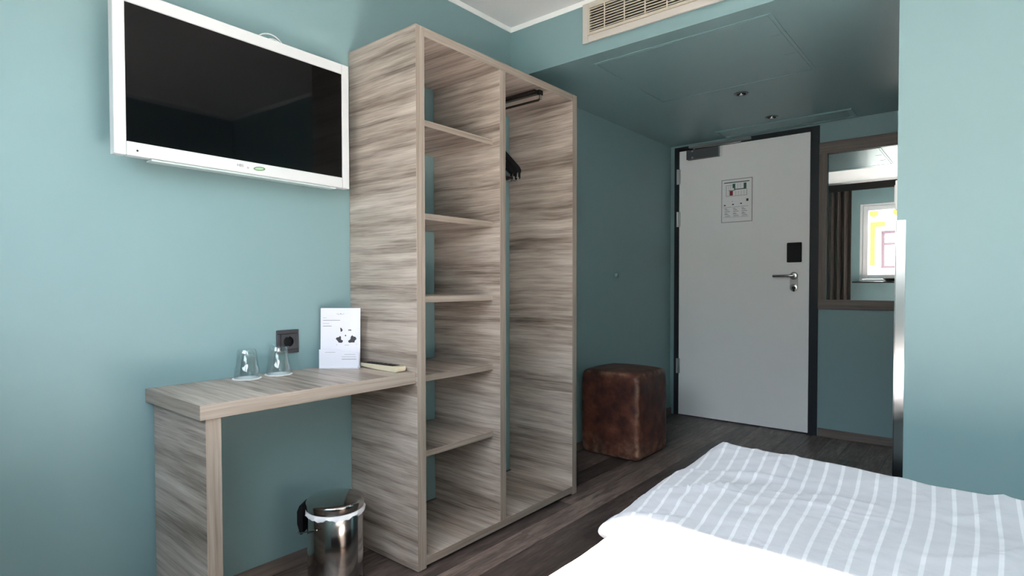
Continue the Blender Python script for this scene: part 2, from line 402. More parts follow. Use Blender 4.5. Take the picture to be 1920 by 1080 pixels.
# dark dish on the sill
tag(M().lathe([(0.045, 0), (0.075, 0.012), (0.092, 0.04), (0.088, 0.04), (0.07, 0.016), (0.0005, 0.008)], (0.985, YB + 0.085, WZ0 + 0.0005), 40).build('dish', m_black, smooth=40), 'black round dish on the window sill, seen in the mirror', 'dish')

# building across the street
FY = -9.0
bld = thing('building', 'white building with yellow window surrounds across the street, seen in the mirror', 'building', (0.34, FY, -4.0))
def hole_wall(mm, xs, z0, z1, holes, y0, y1):
    cur = xs[0]
    for (a, b, c, d) in holes:
        mm.box(cur, a, y0, y1, z0, z1); mm.box(a, b, y0, y1, z0, c); mm.box(a, b, y0, y1, d, z1); cur = b
    mm.box(cur, xs[1], y0, y1, z0, z1)
ws = [(c - 0.56, c + 0.56, 1.46, 3.2 - 0.76) for c in (-4.66, -2.16, 0.34, 2.84, 5.34)]
q = M(); hole_wall(q, (-45, 60), -4.0, 3.35, ws, FY - 0.5, FY); q.build('wall', m_plaster, bld)  # facade stretched far out of view to block low sky light
for (a, b, c, d) in ws:
    for s_ in (-1, 1):
        q = M(); e_ = a if s_ < 0 else b; lo_, hi_ = sorted((e_ + s_ * 0.13, e_ + s_ * 0.24)); q.box(lo_, hi_, FY, FY + 0.05, 1.54, 2.68)
        lo_, hi_ = sorted((e_ + s_ * 0.13, e_ - s_ * 0.09)); q.box(lo_, hi_, FY, FY + 0.05, 2.55, 2.68); q.build('window_surround', m_yellow, bld)
    for xx in (a - 0.17, a + 0.36, b - 0.36, b + 0.17): M().lathe([(0.0, 0.0), (0.11, 0.0), (0.09, 0.04), (0.0, 0.06)], (xx, FY, 2.92), 20, axis=(0, 1, 0), caps=False).build('rosette', m_yellow, bld, smooth=40)
    q = M(); t = 0.07; ya, yb = FY - 0.14, FY - 0.06; xm_ = (a + b) / 2
    q.box(a, a + t, ya, yb, c, d); q.box(b - t, b, ya, yb, c, d); q.box(a + t, b - t, ya, yb, c, c + t); q.box(a + t, b - t, ya, yb, d - t, d)
    q.box(xm_ - 0.05, xm_ + 0.05, ya, yb, c + t, d - t); q.box(a + t, xm_ - 0.05, ya, yb, 2.07, 2.13); q.box(xm_ + 0.05, b - t, ya, yb, 2.07, 2.13)
    wf = q.build('window_frame', m_mauve, bld)
    bx('pane', m_pane, a + t, b - t, FY - 0.12, FY - 0.11, c + t, d - t, wf)
bx('cornice', m_plaster, -45, 60, FY, FY + 0.2, 1.30, 1.40, bld)
bx('roof_ledge', m_plaster, -45.2, 60.2, FY - 0.6, FY + 0.30, 3.35, 3.50, bld)  # unseen roofline kept low so that more sky light gets in
g = bx('street', m_asphalt, -60, 80, -12, YB - 0.2, -4.1, -4.0); struct(g)  # widened out of view to block light from below the horizon

# ------------------------------------------------------------------ entrance door
door = bpy.data.objects.new('door_1', None); COL.objects.link(door); door.location = (0.55, D, 0); ORG[door.name] = Vector(door.location); struct(door)
f = M(); y0, y1 = D - 0.012, D + 0.08
f.box(0.036, 0.070, y0, y1, 0.0, 2.155); f.box(1.029, 1.085, y0, y1, 0.0, 2.155); f.box(0.070, 1.029, y0, y1, 2.125, 2.155)
f.box(0.070, 0.085, D + 0.045, y1, 0, 2.125); f.box(1.014, 1.029, D + 0.045, y1, 0, 2.125); f.box(0.085, 1.014, D + 0.045, y1, 2.11, 2.125); f.box(0.085, 1.014, D + 0.045, y1, -0.003, 0.02)
f.build('door_frame', m_frame, door, bevel=0.0015)
leaf = bx('door_leaf', m_door, 0.0735, 1.0265, D - 0.004, D + 0.04, 0.008, 2.1215, door, bevel=0.0015)
for hz in (1.92, 1.58, 0.40):
    q = M(); q.cyl((0.064, D - 0.017, hz - 0.06), (0.064, D - 0.017, hz + 0.06), 0.008, n=14); q.box(0.064, 0.085, D - 0.012, D - 0.0045, hz - 0.058, hz + 0.058)
    q.build('hinge', m_brush, door, smooth=40)
# lever handle with rose, cylinder plate
q = M(); q.lathe([(0.027, 0.0), (0.027, 0.006), (0.022, 0.011), (0.013, 0.012)], (0.929, D - 0.0045, 1.118), 32, axis=(0, -1, 0))
q.lathe([(0.026, 0.0), (0.026, 0.004), (0.023, 0.006)], (0.929, D - 0.0045, 1.034), 32, axis=(0, -1, 0)); q.box(0.903, 0.955, D - 0.0085, D - 0.0045, 1.034, 1.105)
esc = q.build('handle_plate', m_brush, leaf, smooth=40)
q = M(); q.cyl((0.929, D - 0.010, 1.118), (0.929, D - 0.050, 1.118), 0.011, n=20)
q.tube([(0.935, D - 0.05, 1.118), (0.915, D - 0.054, 1.118), (0.88, D - 0.056, 1.118), (0.84, D - 0.055, 1.117), (0.80, D - 0.052, 1.116)], 0.0095, 14)
q.build('door_handle', m_chrome, leaf, smooth=40)
q = M(); q.cyl((0.931, D - 0.010, 1.032), (0.931, D - 0.024, 1.032), 0.012, n=20); q.box(0.926, 0.936, D - 0.020, D - 0.010, 1.006, 1.03)
q.build('lock_cylinder', m_black, leaf, smooth=40)
bx('card_reader', m_black, 0.883, 0.980, D - 0.022, D - 0.0045, 1.214, 1.354, leaf, bevel=0.006)
# closer
cl = M(); cl.box(0.150, 0.400, D - 0.052, D - 0.0045, 2.040, 2.112); clb = cl.build('door_closer', plain('closer_grey', srgb(92, 94, 98), 0.4, 0.4), leaf, bevel=0.003)
bx('closer_cap', m_brush, 0.4005, 0.416, D - 0.050, D - 0.0045, 2.042, 2.110, clb, bevel=0.002)
for a_, b_ in (((0.205, D - 0.03, 2.1125), (0.205, D - 0.03, 2.122)), ((0.20, D - 0.0525, 2.05), (0.20, D - 0.056, 2.05)), ((0.20, D - 0.0525, 2.10), (0.20, D - 0.056, 2.10))): M().cyl(a_, b_, 0.0075, n=12).build('closer_screw', m_brush, clb, smooth=40)
q = M(); q.box(0.160, 0.632, D - 0.034, D - 0.0125, 2.132, 2.150); q.box(0.600, 0.632, D - 0.038, D - 0.034, 2.130, 2.152)
q.build('closer_rail', m_brush, door, bevel=0.002)
q = M(); q.prism([(0.200, D - 0.044, 2.122), (0.205, D - 0.026, 2.122), (0.560, D - 0.018, 2.122), (0.560, D - 0.034, 2.122)], (0, 0, 0.006)); q.build('closer_arm', m_brush, door, bevel=0.001)

# evacuation plan on the door
ev = thing('evacuation_plan', 'framed white evacuation plan sheet fixed to the grey door', 'sign', (0.527, D - 0.0045, 1.53))
ex0, ex1, ez0, ez1 = 0.417, 0.637, 1.532, 1.850; yy = D - 0.0075
bx('sheet', m_paper2, ex0, ex1, yy, D - 0.0045, ez0, ez1, ev)
q = M(); t = 0.0035
q.box(ex0 - t, ex0, yy - 0.002, D - 0.0045, ez0 - t, ez1 + t); q.box(ex1, ex1 + t, yy - 0.002, D - 0.0045, ez0 - t, ez1 + t); q.box(ex0, ex1, yy - 0.002, D - 0.0045, ez1, ez1 + t); q.box(ex0, ex1, yy - 0.002, D - 0.0045, ez0 - t, ez0)
q.build('sheet_frame', m_inkg, ev)
def pr(mm, u0, u1, v0, v1, m):       # u,v in 0..1 of the sheet from its top left
    X = lambda u: ex0 + (ex1 - ex0) * u; Z = lambda v: ez1 - (ez1 - ez0) * v
    mm.box(X(u0), X(u1), yy - 0.0006, yy - 0.0001, Z(v1), Z(v0), m)
q = M()
pr(q, 0.07, 0.92, 0.055, 0.075, 0); pr(q, 0.36, 0.45, 0.10, 0.20, 0); pr(q, 0.41, 0.45, 0.20, 0.245, 0); pr(q, 0.45, 0.73, 0.225, 0.245, 0); pr(q, 0.73, 0.82, 0.10, 0.245, 0)
pr(q, 0.22, 0.44, 0.25, 0.262, 0); pr(q, 0.26, 0.37, 0.265, 0.375, 1)
for (a, b) in ((0.24, 0.385), ): pr(q, 0.14, 0.84, b, b + 0.006, 2); pr(q, 0.14, 0.152, 0.13, b, 2); pr(q, 0.83, 0.842, 0.245, b, 2); pr(q, 0.14, 0.36, 0.124, 0.13, 2)
for u in (0.22, 0.47, 0.56, 0.65, 0.74): pr(q, u, u + 0.006, 0.27, 0.385, 2)
for u in (0.22, 0.29): pr(q, u, u + 0.006, 0.13, 0.24, 2)
for u in (0.53, 0.62): pr(q, u, u + 0.006, 0.10, 0.22, 2)
pr(q, 0.82, 0.89, 0.475, 0.535, 3); pr(q, 0.34, 0.37, 0.51, 0.52, 2)
for u, v in ((0.07, 0.585), (0.35, 0.575), (0.62, 0.565)): pr(q, u, u + 0.055, v, v + 0.028, 3)
for u0 in (0.06, 0.345, 0.63):
    pr(q, u0, u0 + 0.26, 0.645, 0.651, 2); pr(q, u0, u0 + 0.26, 0.885, 0.891, 2)
    for kx, v in enumerate((0.68, 0.71, 0.75, 0.79, 0.81, 0.85)):
        pr(q, u0 + 0.03 + 0.02 * (kx % 2), u0 + 0.12 + 0.05 * ((kx * 7) % 3), v, v + 0.010, 2)
q.build('print', [m_green, m_red, m_inkg, m_ink], ev)

# mirror beside the door
mi = thing('wall_mirror', 'large mirror in a brown wooden frame beside the entrance door', 'mirror', (1.39, D, 0.887))
mx0, mx1, mz0, mz1 = 1.0868, 1.745, 0.887, 2.030
bx('frame_rail', m_mfx, mx0, mx1, D - 0.024, D - 0.0005, 1.951, mz1, mi, bevel=0.0015)
bx('frame_rail', m_mfx, mx0, mx1, D - 0.024, D - 0.0005, mz0, 0.951, mi, bevel=0.0015)
bx('frame_stile', m_mfz, mx0, 1.136, D - 0.022, D - 0.0005, 0.951, 1.951, mi, bevel=0.0015)
bx('frame_stile', m_mfz, 1.700, mx1, D - 0.022, D - 0.0005, 0.951, 1.951, mi, bevel=0.0015)
gl = bx('mirror_glass', m_mirror, 1.136, 1.700, D - 0.010, D - 0.0005, 0.951, 1.951, mi)
q = M(); q.prism([(1.1362, D - 0.0102, 0.9515), (1.1362, D - 0.016, 0.9515), (1.1372, D - 0.016, 0.9515), (1.1430, D - 0.0102, 0.9515)], (0, 0, 0.999)); q.build('mirror_bevel', m_mirb, gl)

# wall knob in the hallway
tag(M().lathe([(0.018, 0), (0.018, 0.012), (0.014, 0.02), (0.006, 0.022)], (0.0005, 3.579, 1.123), 24, axis=(1, 0, 0)).build('door_stop', m_tealc, smooth=40), 'small round door stop on the teal hallway wall', 'door stop')
# corner guard and switch on the bathroom corner
q = M(); q.box(XB - 0.004, XB + 0.027, YS - 0.0025, YS - 0.0002, 0.052, 1.283); q.box(XB - 0.0025, XB - 0.0002, YS - 0.0025, YS + 0.028, 0.002, 1.283)
tag(q.build('corner_guard', m_alu, bevel=0.0006), 'aluminium angle strip guarding the teal wall corner beyond the bed', 'corner guard')
sw = thing('light_switch', 'white switch seen edge on at the hallway corner, above the metal strip', 'switch', (XB, 2.52, 1.38))
bx('switch_plate', m_white, XB - 0.011, XB - 0.0003, 2.475, 2.56, 1.325, 1.430, sw, bevel=0.003)
bx('rocker', m_white, XB - 0.015, XB - 0.0112, 2.49, 2.545, 1.35, 1.415, sw, bevel=0.0015)

# soffit fittings
ah = thing('ceiling_hatch', 'teal access hatch in the lowered hallway ceiling', 'hatch', (0.87, 2.93, ZS))
hx0, hx1, hy0, hy1 = 0.45, 1.30, 2.525, 3.335; q = M(); zt = ZS - 0.0003; zb = ZS - 0.004; t = 0.012
q.box(hx0, hx1, hy0, hy0 + t, zb, zt); q.box(hx0, hx1, hy1 - t, hy1, zb, zt); q.box(hx0, hx0 + t, hy0 + t, hy1 - t, zb, zt); q.box(hx1 - t, hx1, hy0 + t, hy1 - t, zb, zt)
q.build('hatch_frame', m_tealc, ah, bevel=0.0008)
bx('hatch_panel', m_tealc, hx0 + t + 0.005, hx1 - t - 0.005, hy0 + t + 0.005, hy1 - t - 0.005, ZS - 0.003, zt, ah, bevel=0.0008)
for yy_ in (2.76, 3.02): bx('catch', m_tealc, hx1 - 0.075, hx1 - 0.03, yy_, yy_ + 0.008, ZS - 0.0045, ZS - 0.0032, ah)
ve = thing('air_vent', 'slim teal air outlet in the hallway ceiling above the door', 'vent', (0.88, 4.32, ZS))
vx0, vx1, vy0, vy1 = 0.45, 1.315, 4.215, 4.425; q = M(); t = 0.014; zb = ZS - 0.010
q.box(vx0, vx1, vy0, vy0 + t, zb, zt); q.box(vx0, vx1, vy1 - t, vy1, zb, zt); q.box(vx0, vx0 + t, vy0 + t, vy1 - t, zb, zt); q.box(vx1 - t, vx1, vy0 + t, vy1 - t, zb, zt)
q.build('vent_frame', m_tealc, ve, bevel=0.001)
for kk in range(3):
    ya = vy0 + t + 0.022 + kk * 0.052
    q = M(); q.prism([(vx0 + t + 0.02, ya, ZS - 0.001), (vx0 + t + 0.02, ya + 0.004, ZS - 0.001), (vx0 + t + 0.02, ya + 0.034, ZS - 0.008), (vx0 + t + 0.02, ya + 0.030, ZS - 0.008)], (vx1 - vx0 - 2 * t - 0.04, 0, 0)); q.build('slat', m_tealc, ve, fix=True)
dl = thing('downlight', 'round chrome downlight in the hallway ceiling, nearer the bed', 'downlight', (0.876, 3.476, ZS), 0, 'hallway ceiling downlights')
M().lathe([(0.036, -0.0005), (0.040, -0.002), (0.040, -0.005), (0.034, -0.007), (0.027, -0.0045), (0.027, -0.0005)], (0, 0, 0), 36, closed=True).build('trim_ring', m_dchrome, dl, local=True, smooth=50)
M().lathe([(0.0262, -0.0006), (0.0262, -0.003), (0.019, -0.0015)], (0, 0, 0), 28).build('reflector', m_dark, dl, local=True, smooth=40)
M().lathe([(0.013, -0.0032), (0.012, -0.009), (0.006, -0.012)], (0, 0, 0), 20).build('lamp', m_chrome, dl, local=True, smooth=40)
copy_tree(dl, (0.874, 4.094, ZS), 'round chrome downlight in the hallway ceiling, right above the door')

# air grille in the soffit face
gr = thing('air_conditioning_grille', 'cream slatted air grille in the teal bulkhead under the ceiling', 'grille', (1.02, YS, 2.23))
gx0, gx1, gz0, gz1 = 0.467, 1.70, 2.230, 2.4185; yf = YS - 0.0055
q = M(); ix0, ix1, iz0, iz1 = gx0 + 0.030, gx1 - 0.030, 2.262, 2.402
q.box(gx0, ix0, yf - 0.012, yf, gz0, gz1); q.box(ix1, gx1, yf - 0.012, yf, gz0, gz1); q.box(ix0, ix1, yf - 0.012, yf, gz0, iz0); q.box(ix0, ix1, yf - 0.012, yf, iz1, gz1)
q.build('flange', m_cream2, gr, bevel=0.002)
q = M(); t = 0.013; y0 = yf - 0.018
q.box(ix0, ix0 + t, y0, yf, iz0, iz1); q.box(ix1 - t, ix1, y0, yf, iz0, iz1); q.box(ix0 + t, ix1 - t, y0, yf, iz0, iz0 + t); q.box(ix0 + t, ix1 - t, y0, yf, iz1 - t, iz1)
q.build('inner_frame', m_cream, gr, bevel=0.002)
bx('duct_back', m_dark, ix0, ix1, yf, YS - 0.0003, iz0, iz1, gr)
n_sl = 9; z0 = iz0 + t; pz = (iz1 - t - z0) / n_sl
for kk in range(n_sl):
    za = z0 + pz * (kk + 0.28)
    q = M(); q.prism([(ix0 + t, y0 + 0.002, za), (ix0 + t, y0 + 0.002, za + 0.0045), (ix0 + t, yf - 0.001, za + 0.0085), (ix0 + t, yf - 0.001, za + 0.004)], (ix1 - ix0 - 2 * t, 0, 0)); q.build('slat', m_cream, gr, fix=True)
xx = 0.592
while xx < ix1 - 0.05:
    bx('mullion', m_cream, xx - 0.003, xx + 0.003, y0 + 0.0005, y0 + 0.004, z0, iz1 - t, gr); xx += 0.104

# ------------------------------------------------------------------ wardrobe
Y0, Y1, CD, H = 1.3933, 2.4493, 0.4101, 2.0
wa = thing('open_wardrobe', 'tall open wardrobe in grey driftwood laminate with shelves beside the desk', 'wardrobe', (0.2, (Y0 + Y1) / 2, 0))
SP = 0.042; WB = 0.0025
fz = {'+x': 1}
bx('side_panel', [m_wood, m_edz], 0.002, CD, Y0, Y0 + SP, 0.004, H, wa, WB / 2, fz)
bx('side_panel', [m_wood, m_edz], 0.002, CD, Y1 - SP + 0.004, Y1, 0.004, H, wa, WB / 2, fz)
DV0, DV1 = 1.8585, 1.8975
bx('top_panel', [m_wood, m_edy], 0.002, CD - 0.0005, Y0 + SP, Y1 - SP + 0.004, H - 0.034, H, wa, WB / 2, fz)
bx('bottom_panel', [m_wood, m_edy], 0.002, CD - 0.0005, Y0 + SP, Y1 - SP + 0.004, 0.014, 0.046, wa, WB / 2, fz)
bx('divider', [m_wood, m_edz], 0.002, CD - 0.001, DV0, DV1, 0.046, H - 0.034, wa, WB / 2, fz)
for zt_ in (1.680, 1.330, 1.017, 0.717, 0.428):
    sh = bx('shelf', [m_wood, m_edy], 0.002, 0.368, Y0 + SP, DV0, zt_ - 0.024, zt_, wa, WB / 2, fz)
q = M(); q.box(0.06, 0.34, Y0 + SP + 0.001, Y1 - SP, 0.002, 0.0138); q.build('toe_gap_shade', m_dark, wa)  # dark filler painted as the shade in the toe gap
# pull out hanging rail
YR = 2.165
q = M(); q.box(0.02, 0.375, YR - 0.018, YR + 0.018, H - 0.044, H - 0.0345); q.box(0.02, 0.385, YR - 0.012, YR + 0.012, H - 0.055, H - 0.0445)
rail = q.build('hanging_rail', m_rail, wa, bevel=0.001)
q = M(); q.tube([(0.05, YR, H - 0.056), (0.05, YR, 1.925), (0.06, YR, 1.917), (0.385, YR, 1.917), (0.395, YR, 1.925), (0.395, YR, H - 0.05)], 0.0055, 10); q.build('rail_bar', m_rail, rail, smooth=50); q = M(); q.box(0.3965, 0.4005, YR - 0.004, YR + 0.004, 1.915, H - 0.063); q.build('rail_front', m_chrome, rail, bevel=0.001)
q = M(); q.box(0.386, 0.400, YR - 0.014, YR + 0.014, H - 0.062, H - 0.040); q.build('rail_end', m_black, rail, bevel=0.002)
# hangers
def make_hanger(loc, label):
    t = thing('clothes_hanger', label, 'hanger', loc, 0, 'black hangers on the wardrobe rail')
    W = 0.192
    up = [(-W, -0.108), (-W * 0.93, -0.092), (-0.06, -0.026), (-0.02, -0.004), (0, 0.004), (0.02, -0.004), (0.06, -0.026), (W * 0.93, -0.092), (W, -0.108)]
    dn = [(W * 0.985, -0.124), (W * 0.9, -0.122), (0.06, -0.062), (0, -0.036), (-0.06, -0.062), (-W * 0.9, -0.122), (-W * 0.985, -0.124)]
    arm = M(); arm.prism([(-0.007, y, z) for y, z in up + dn], (0.014, 0, 0)); arm.build('shoulder_bar', m_black, t, local=True, bevel=0.003)
    b = M(); b.tube([(0, -W * 0.95, -0.118), (0, -W * 0.95, -0.150), (0, -W * 0.9, -0.157), (0, W * 0.9, -0.157), (0, W * 0.95, -0.150), (0, W * 0.95, -0.118)], 0.006, 8); b.build('trouser_bar', m_black, t, local=True, smooth=50)
    for yy_ in (-0.13, 0.13, 0.165):
        bx('clip', m_brush, -0.008, 0.008, yy_ - 0.006, yy_ + 0.006, -0.168, -0.148, t, local=True, bevel=0.002)
    h = M(); h.tube([(0, 0.0, -0.004), (0, 0.0, 0.125), (0, 0.005, 0.136)] + [(0, 0.0125 * math.sin(a), 0.149 - 0.0125 * math.cos(a)) for a in [0.9 + 0.35 * i for i in range(12)]], 0.0022, 8); h.build('hook', m_chrome, t, local=True, smooth=60)
    return t
zh = 1.917 + 0.0055 + 0.0022 - 0.1615
hg = make_hanger((0.068, YR, zh), 'black plastic hanger hooked on the wardrobe rail, rearmost by the wall')
copy_tree(hg, (0.086, YR + 0.004, zh), 'black plastic hanger on the wardrobe rail, second from the wall')
copy_tree(hg, (0.104, YR - 0.006, zh), 'black plastic hanger on the wardrobe rail, second from the front')
copy_tree(hg, (0.122, YR + 0.001, zh), 'black plastic hanger on the wardrobe rail, frontmost of the row')

# ------------------------------------------------------------------ desk
DZ, DX, DY0 = 0.7403, 0.402, 0.642
de = thing('wall_desk', 'narrow driftwood laminate desk against the teal wall, joined to the wardrobe', 'desk', (0.2, 1.0, 0))
bx('desk_top', [m_wood, m_edy, m_edx], 0.002, DX, DY0, Y0 - 0.001, DZ - 0.041, DZ, de, WB / 2, {'+x': 1, '-y': 2})
bx('leg_panel', [m_wood, m_edz], 0.014, 0.390, 0.661, 0.703, 0.002, DZ - 0.0415, de, WB / 2, fz)

# ------------------------------------------------------------------ television
tv = thing('television', 'white framed flat television mounted on the teal wall above the desk', 'television', (0.004, 0.929, 1.668), math.radians(2.0))
TW, TH = 0.397, 0.236; xf = 0.104; xb = 0.070
q = M(); iy, izt, izb = TW - 0.031, TH - 0.038, -TH + 0.040
q.box(xb, xf, -TW, -iy, -TH, TH); q.box(xb, xf, iy, TW, -TH, TH); q.box(xb, xf, -iy, iy, izt, TH); q.box(xb, xf, -iy, iy, -TH, izb)
bez = q.build('bezel', m_tvw, tv, local=True, bevel=0.003)
bx('screen', m_screen, xb + 0.002, xf - 0.004, -iy, iy, izb, izt, tv, local=True)
q = M(); q.box(0.036, xb, -0.33, 0.33, -0.20, 0.19); q.build('back_cover', m_tvw, tv, local=True, bevel=0.015)
q = M(); q.box(-0.002, 0.008, -0.10, 0.10, -0.10, 0.10); q.box(0.008, 0.036, -0.06, -0.03, -0.09, 0.09); q.box(0.008, 0.036, 0.03, 0.06, -0.09, 0.09)
q.build('wall_bracket', m_black, tv, local=True)
q = M(); q.box(0.058, 0.098, -0.30, 0.34, -TH - 0.006, -TH - 0.0003); q.build('bottom_lip', plain('clear_lip_plastic', srgb(200, 214, 212), 0.2), tv, local=True, bevel=0.002)
q = M(); q.cyl((xf + 0.0001, -TW + 0.058, -TH + 0.016), (xf + 0.0006, -TW + 0.058, -TH + 0.016), 0.003, n=14); q.build('sensor', m_black, tv, local=True)
for dy, rr in ((0.0, 0.052), (0.012, 0.038)):
    q = M(); q.tube([(0.045 + 0.01 * math.sin(a), 0.105 + dy - rr * math.cos(a) * 1.1, TH - 0.012 + (rr * 0.95) * math.sin(a)) for a in [math.pi * i / 16 for i in range(17)]], 0.0022, 8); q.build('cable', m_white, tv, local=True, smooth=60)
def text_mesh(body, size, name, mat, parent, M4, ext=0.0002):
    c = bpy.data.curves.new('lettering', 'FONT'); c.body = body; c.size = size; c.extrude = ext; c.align_x = 'CENTER'; c.align_y = 'CENTER'; c.resolution_u = 2
    t = bpy.data.objects.new('lettering_source', c); COL.objects.link(t); bpy.context.view_layer.update()
    me = bpy.data.meshes.new_from_object(t.evaluated_get(bpy.context.evaluated_depsgraph_get()))
    bpy.data.objects.remove(t); bpy.data.curves.remove(c)
    me.materials.clear(); me.materials.append(mat); me.transform(M4); me.name = name
    o = bpy.data.objects.new(name, me); COL.objects.link(o); o.parent = parent; return o
to_x = Matrix(((0, 0, 1, 0), (1, 0, 0, 0), (0, 1, 0, 0), (0, 0, 0, 1)))       # text plane facing +x, reading along +y
text_mesh('HB5', 0.0125, 'lettering', m_inkm, tv, Matrix.Translation((xf + 0.0002, -0.036, -TH + 0.0225)) @ to_x)
text_mesh('iv', 0.0105, 'lettering', m_inkm, tv, Matrix.Translation((xf + 0.0002, -0.010, -TH + 0.0190)) @ to_x)
def ell(cy, cz, ry, rz, x0, x1, tilt=0.0, n=36):
    P = []
    for i in range(n):
        a = 2 * math.pi * i / n; yy_, zz_ = ry * math.cos(a), rz * math.sin(a)
        P.append((x0, cy + yy_ * math.cos(tilt) - zz_ * math.sin(tilt), cz + yy_ * math.sin(tilt) + zz_ * math.cos(tilt)))
    return M().prism(P, (x1 - x0, 0, 0))
ell(0.030, -TH + 0.0215, 0.021, 0.0068, xf + 0.0001, xf + 0.0004, 0.12).build('badge', m_lgreen, tv, local=True)
ell(0.029, -TH + 0.0215, 0.016, 0.0040, xf + 0.00041, xf + 0.0006, 0.12).build('badge_centre', m_pgreen, tv, local=True)

# socket
so = thing('wall_socket', 'square anthracite power socket on the teal wall above the desk', 'socket', (0.0005, 1.115, 0.850))
q = M(); R_ = 0.0435; r_ = 0.029
q.box(0, 0.009, -R_, R_, r_, R_); q.box(0, 0.009, -R_, R_, -R_, -r_); q.box(0, 0.009, -R_, -r_, -r_, r_); q.box(0, 0.009, r_, R_, -r_, r_); q.build('cover_frame', m_anth, so, local=True, bevel=0.002)
q = M(); n = 32; ri = 0.0195
rim = q.add([(0.012, ri * math.cos(2 * math.pi * i / n), ri * math.sin(2 * math.pi * i / n)) for i in range(n)])
sq = []
for i in range(n):
    a = 2 * math.pi * i / n; c_, s_ = math.cos(a), math.sin(a); kq = (r_ - 0.0005) / max(abs(c_), abs(s_)); sq.append((0.012, kq * c_, kq * s_))
o_ = q.add(sq); ob = q.add([(0, y_, z_) for _, y_, z_ in sq]); inn = q.add([(0.002, ri * math.cos(2 * math.pi * i / n), ri * math.sin(2 * math.pi * i / n)) for i in range(n)])
for i in range(n):
    j = (i + 1) % n; q.face((rim + i, o_ + i, o_ + j, rim + j)); q.face((o_ + i, ob + i, ob + j, o_ + j)); q.face((rim + j, inn + j, inn + i, rim + i), 1)
q.face([inn + i for i in range(n)], 1)
q.build('insert', [m_anth, m_black], so, local=True)  # recess faces coloured black to paint the shade inside the hole
for dy in (-0.0095, 0.0095): M().cyl((0.0022, dy, 0), (0.0026, dy, 0), 0.0028, n=12).build('pin_hole', m_dark, so, local=True)
for s_ in (1, -1): bx('earth_clip', m_brush, 0.0022, 0.010, -0.002, 0.002, s_ * 0.0178 - 0.0012, s_ * 0.0178 + 0.0012, so, local=True)

# ------------------------------------------------------------------ things on the desk
zt = DZ + 0.0004
def tumbler(loc, label, clab):
    c = M().lathe([(0.0475, 0), (0.0475, 0.0012), (0.001, 0.0012)], (0, 0, 0), 40).build('coaster', m_paper2, local=True); c.location = loc
    tag(c, clab, 'coaster', 'white paper coasters on the desk')
    L = 0.098; nf = 9
    def rad(k, t, r):
        h = outer[k][1]; w = max(0, min(1, (h - 0.030) / 0.012)) * (1 if h < L - 0.004 else 0.7)
        return r * (1 - 0.035 * w * abs(math.cos(nf * t / 2)))
    outer = [(0.0405, 0.0), (0.0415, 0.003), (0.0405, 0.020), (0.0395, 0.030), (0.0380, 0.036), (0.0365, 0.043), (0.0345, 0.062), (0.0325, 0.082), (0.0312, 0.092), (0.0285, L), (0.0004, L)]
    inner = [(0.0004, L - 0.014), (0.024, L - 0.014), (0.0275, L - 0.020), (0.0312, 0.062), (0.0350, 0.036), (0.0375, 0.020), (0.0390, 0.001)]
    prof = outer + inner
    def rad2(k, t, r): return rad(k, t, r) if k < len(outer) else r
    g = M().lathe(prof, (0, 0, 0), 108, rad=rad2, closed=True).build('drinking_glass', m_glass, local=True, smooth=35, fix=True)
    g.location = (loc[0], loc[1], loc[2] + 0.0016); tag(g, label, 'glass', 'upturned tumblers on the desk')
tumbler((0.056, 0.936, zt), 'clear fluted tumbler upside down, the one nearer the desk end', 'white paper coaster under the tumbler nearer the desk end')
tumbler((0.054, 1.052, zt), 'clear fluted tumbler upside down in front of the socket', 'white paper coaster under the tumbler in front of the socket')

# leaflet stand: local x to the right along the sheet, local y away from viewer, z up
lf = thing('leaflet_stand', 'white printed info card standing on the desk against the wardrobe', 'leaflet', (0.090, 1.283, zt), math.radians(40))
LW, LH = 0.0765, 0.2300
def lean(y0_, z_): return y0_ + 0.05 * z_
q = M(); q.prism([(-LW, lean(0, 0.002), 0.0006), (LW, lean(0, 0.002), 0.0006), (LW, lean(0, LH), LH), (-LW, lean(0, LH), LH)], (0, 0.004, 0)); q.build('card', m_paper, lf, local=True, bevel=0.0008)
q = M(); q.box(-LW, LW, -0.016, 0.03, 0.0, 0.0005 + 0.002); q.prism([(-LW + 0.01, 0.03, 0.0026), (LW - 0.01, 0.03, 0.0026), (LW - 0.01, lean(0.0045, 0.15), 0.15), (-LW + 0.01, lean(0.0045, 0.15), 0.15)], (0, 0.002, 0)); q.build('foot', m_paper, lf, local=True)
q = M(); yp = -0.010
q.prism([(-LW - 0.001, yp, 0.003), (LW - 0.008, yp, 0.003), (LW - 0.001, yp, 0.012), (LW - 0.002, yp, 0.060), (0.012, yp, 0.064), (-0.002, yp, 0.072), (-LW - 0.001, yp, 0.072)], (0, 0.0015, 0)); pk = q.build('pocket_card', m_paper, lf, local=True)
def U(u, v, off=0.0): # u,v 0..1 from top-left
    z_ = LH * (1 - v); return (-LW + 2 * LW * u, lean(0, z_) - 0.0004 - off, z_)
def bar(mm, u0_, u1_, v0_, v1_, m=0):
    mm.prism([U(u0_, v1_), U(u1_, v1_), U(u1_, v0_), U(u0_, v0_)], (0, 0.0003, 0), m)
q = M()
bar(q, 0.06, 0.15, 0.158, 0.166, 1); bar(q, 0.06, 0.49, 0.200, 0.209, 0); bar(q, 0.06, 0.22, 0.253, 0.261, 1); bar(q, 0.06, 0.28, 0.296, 0.305, 0)
random.seed(3)
for kk in range(7): bar(q, 0.41 + 0.028 * kk, 0.425 + 0.028 * kk + 0.006 * (kk % 2), 0.088 + 0.006 * (kk % 3), 0.104 + 0.004 * ((kk * 5) % 3), 1 if kk != 3 else 0)
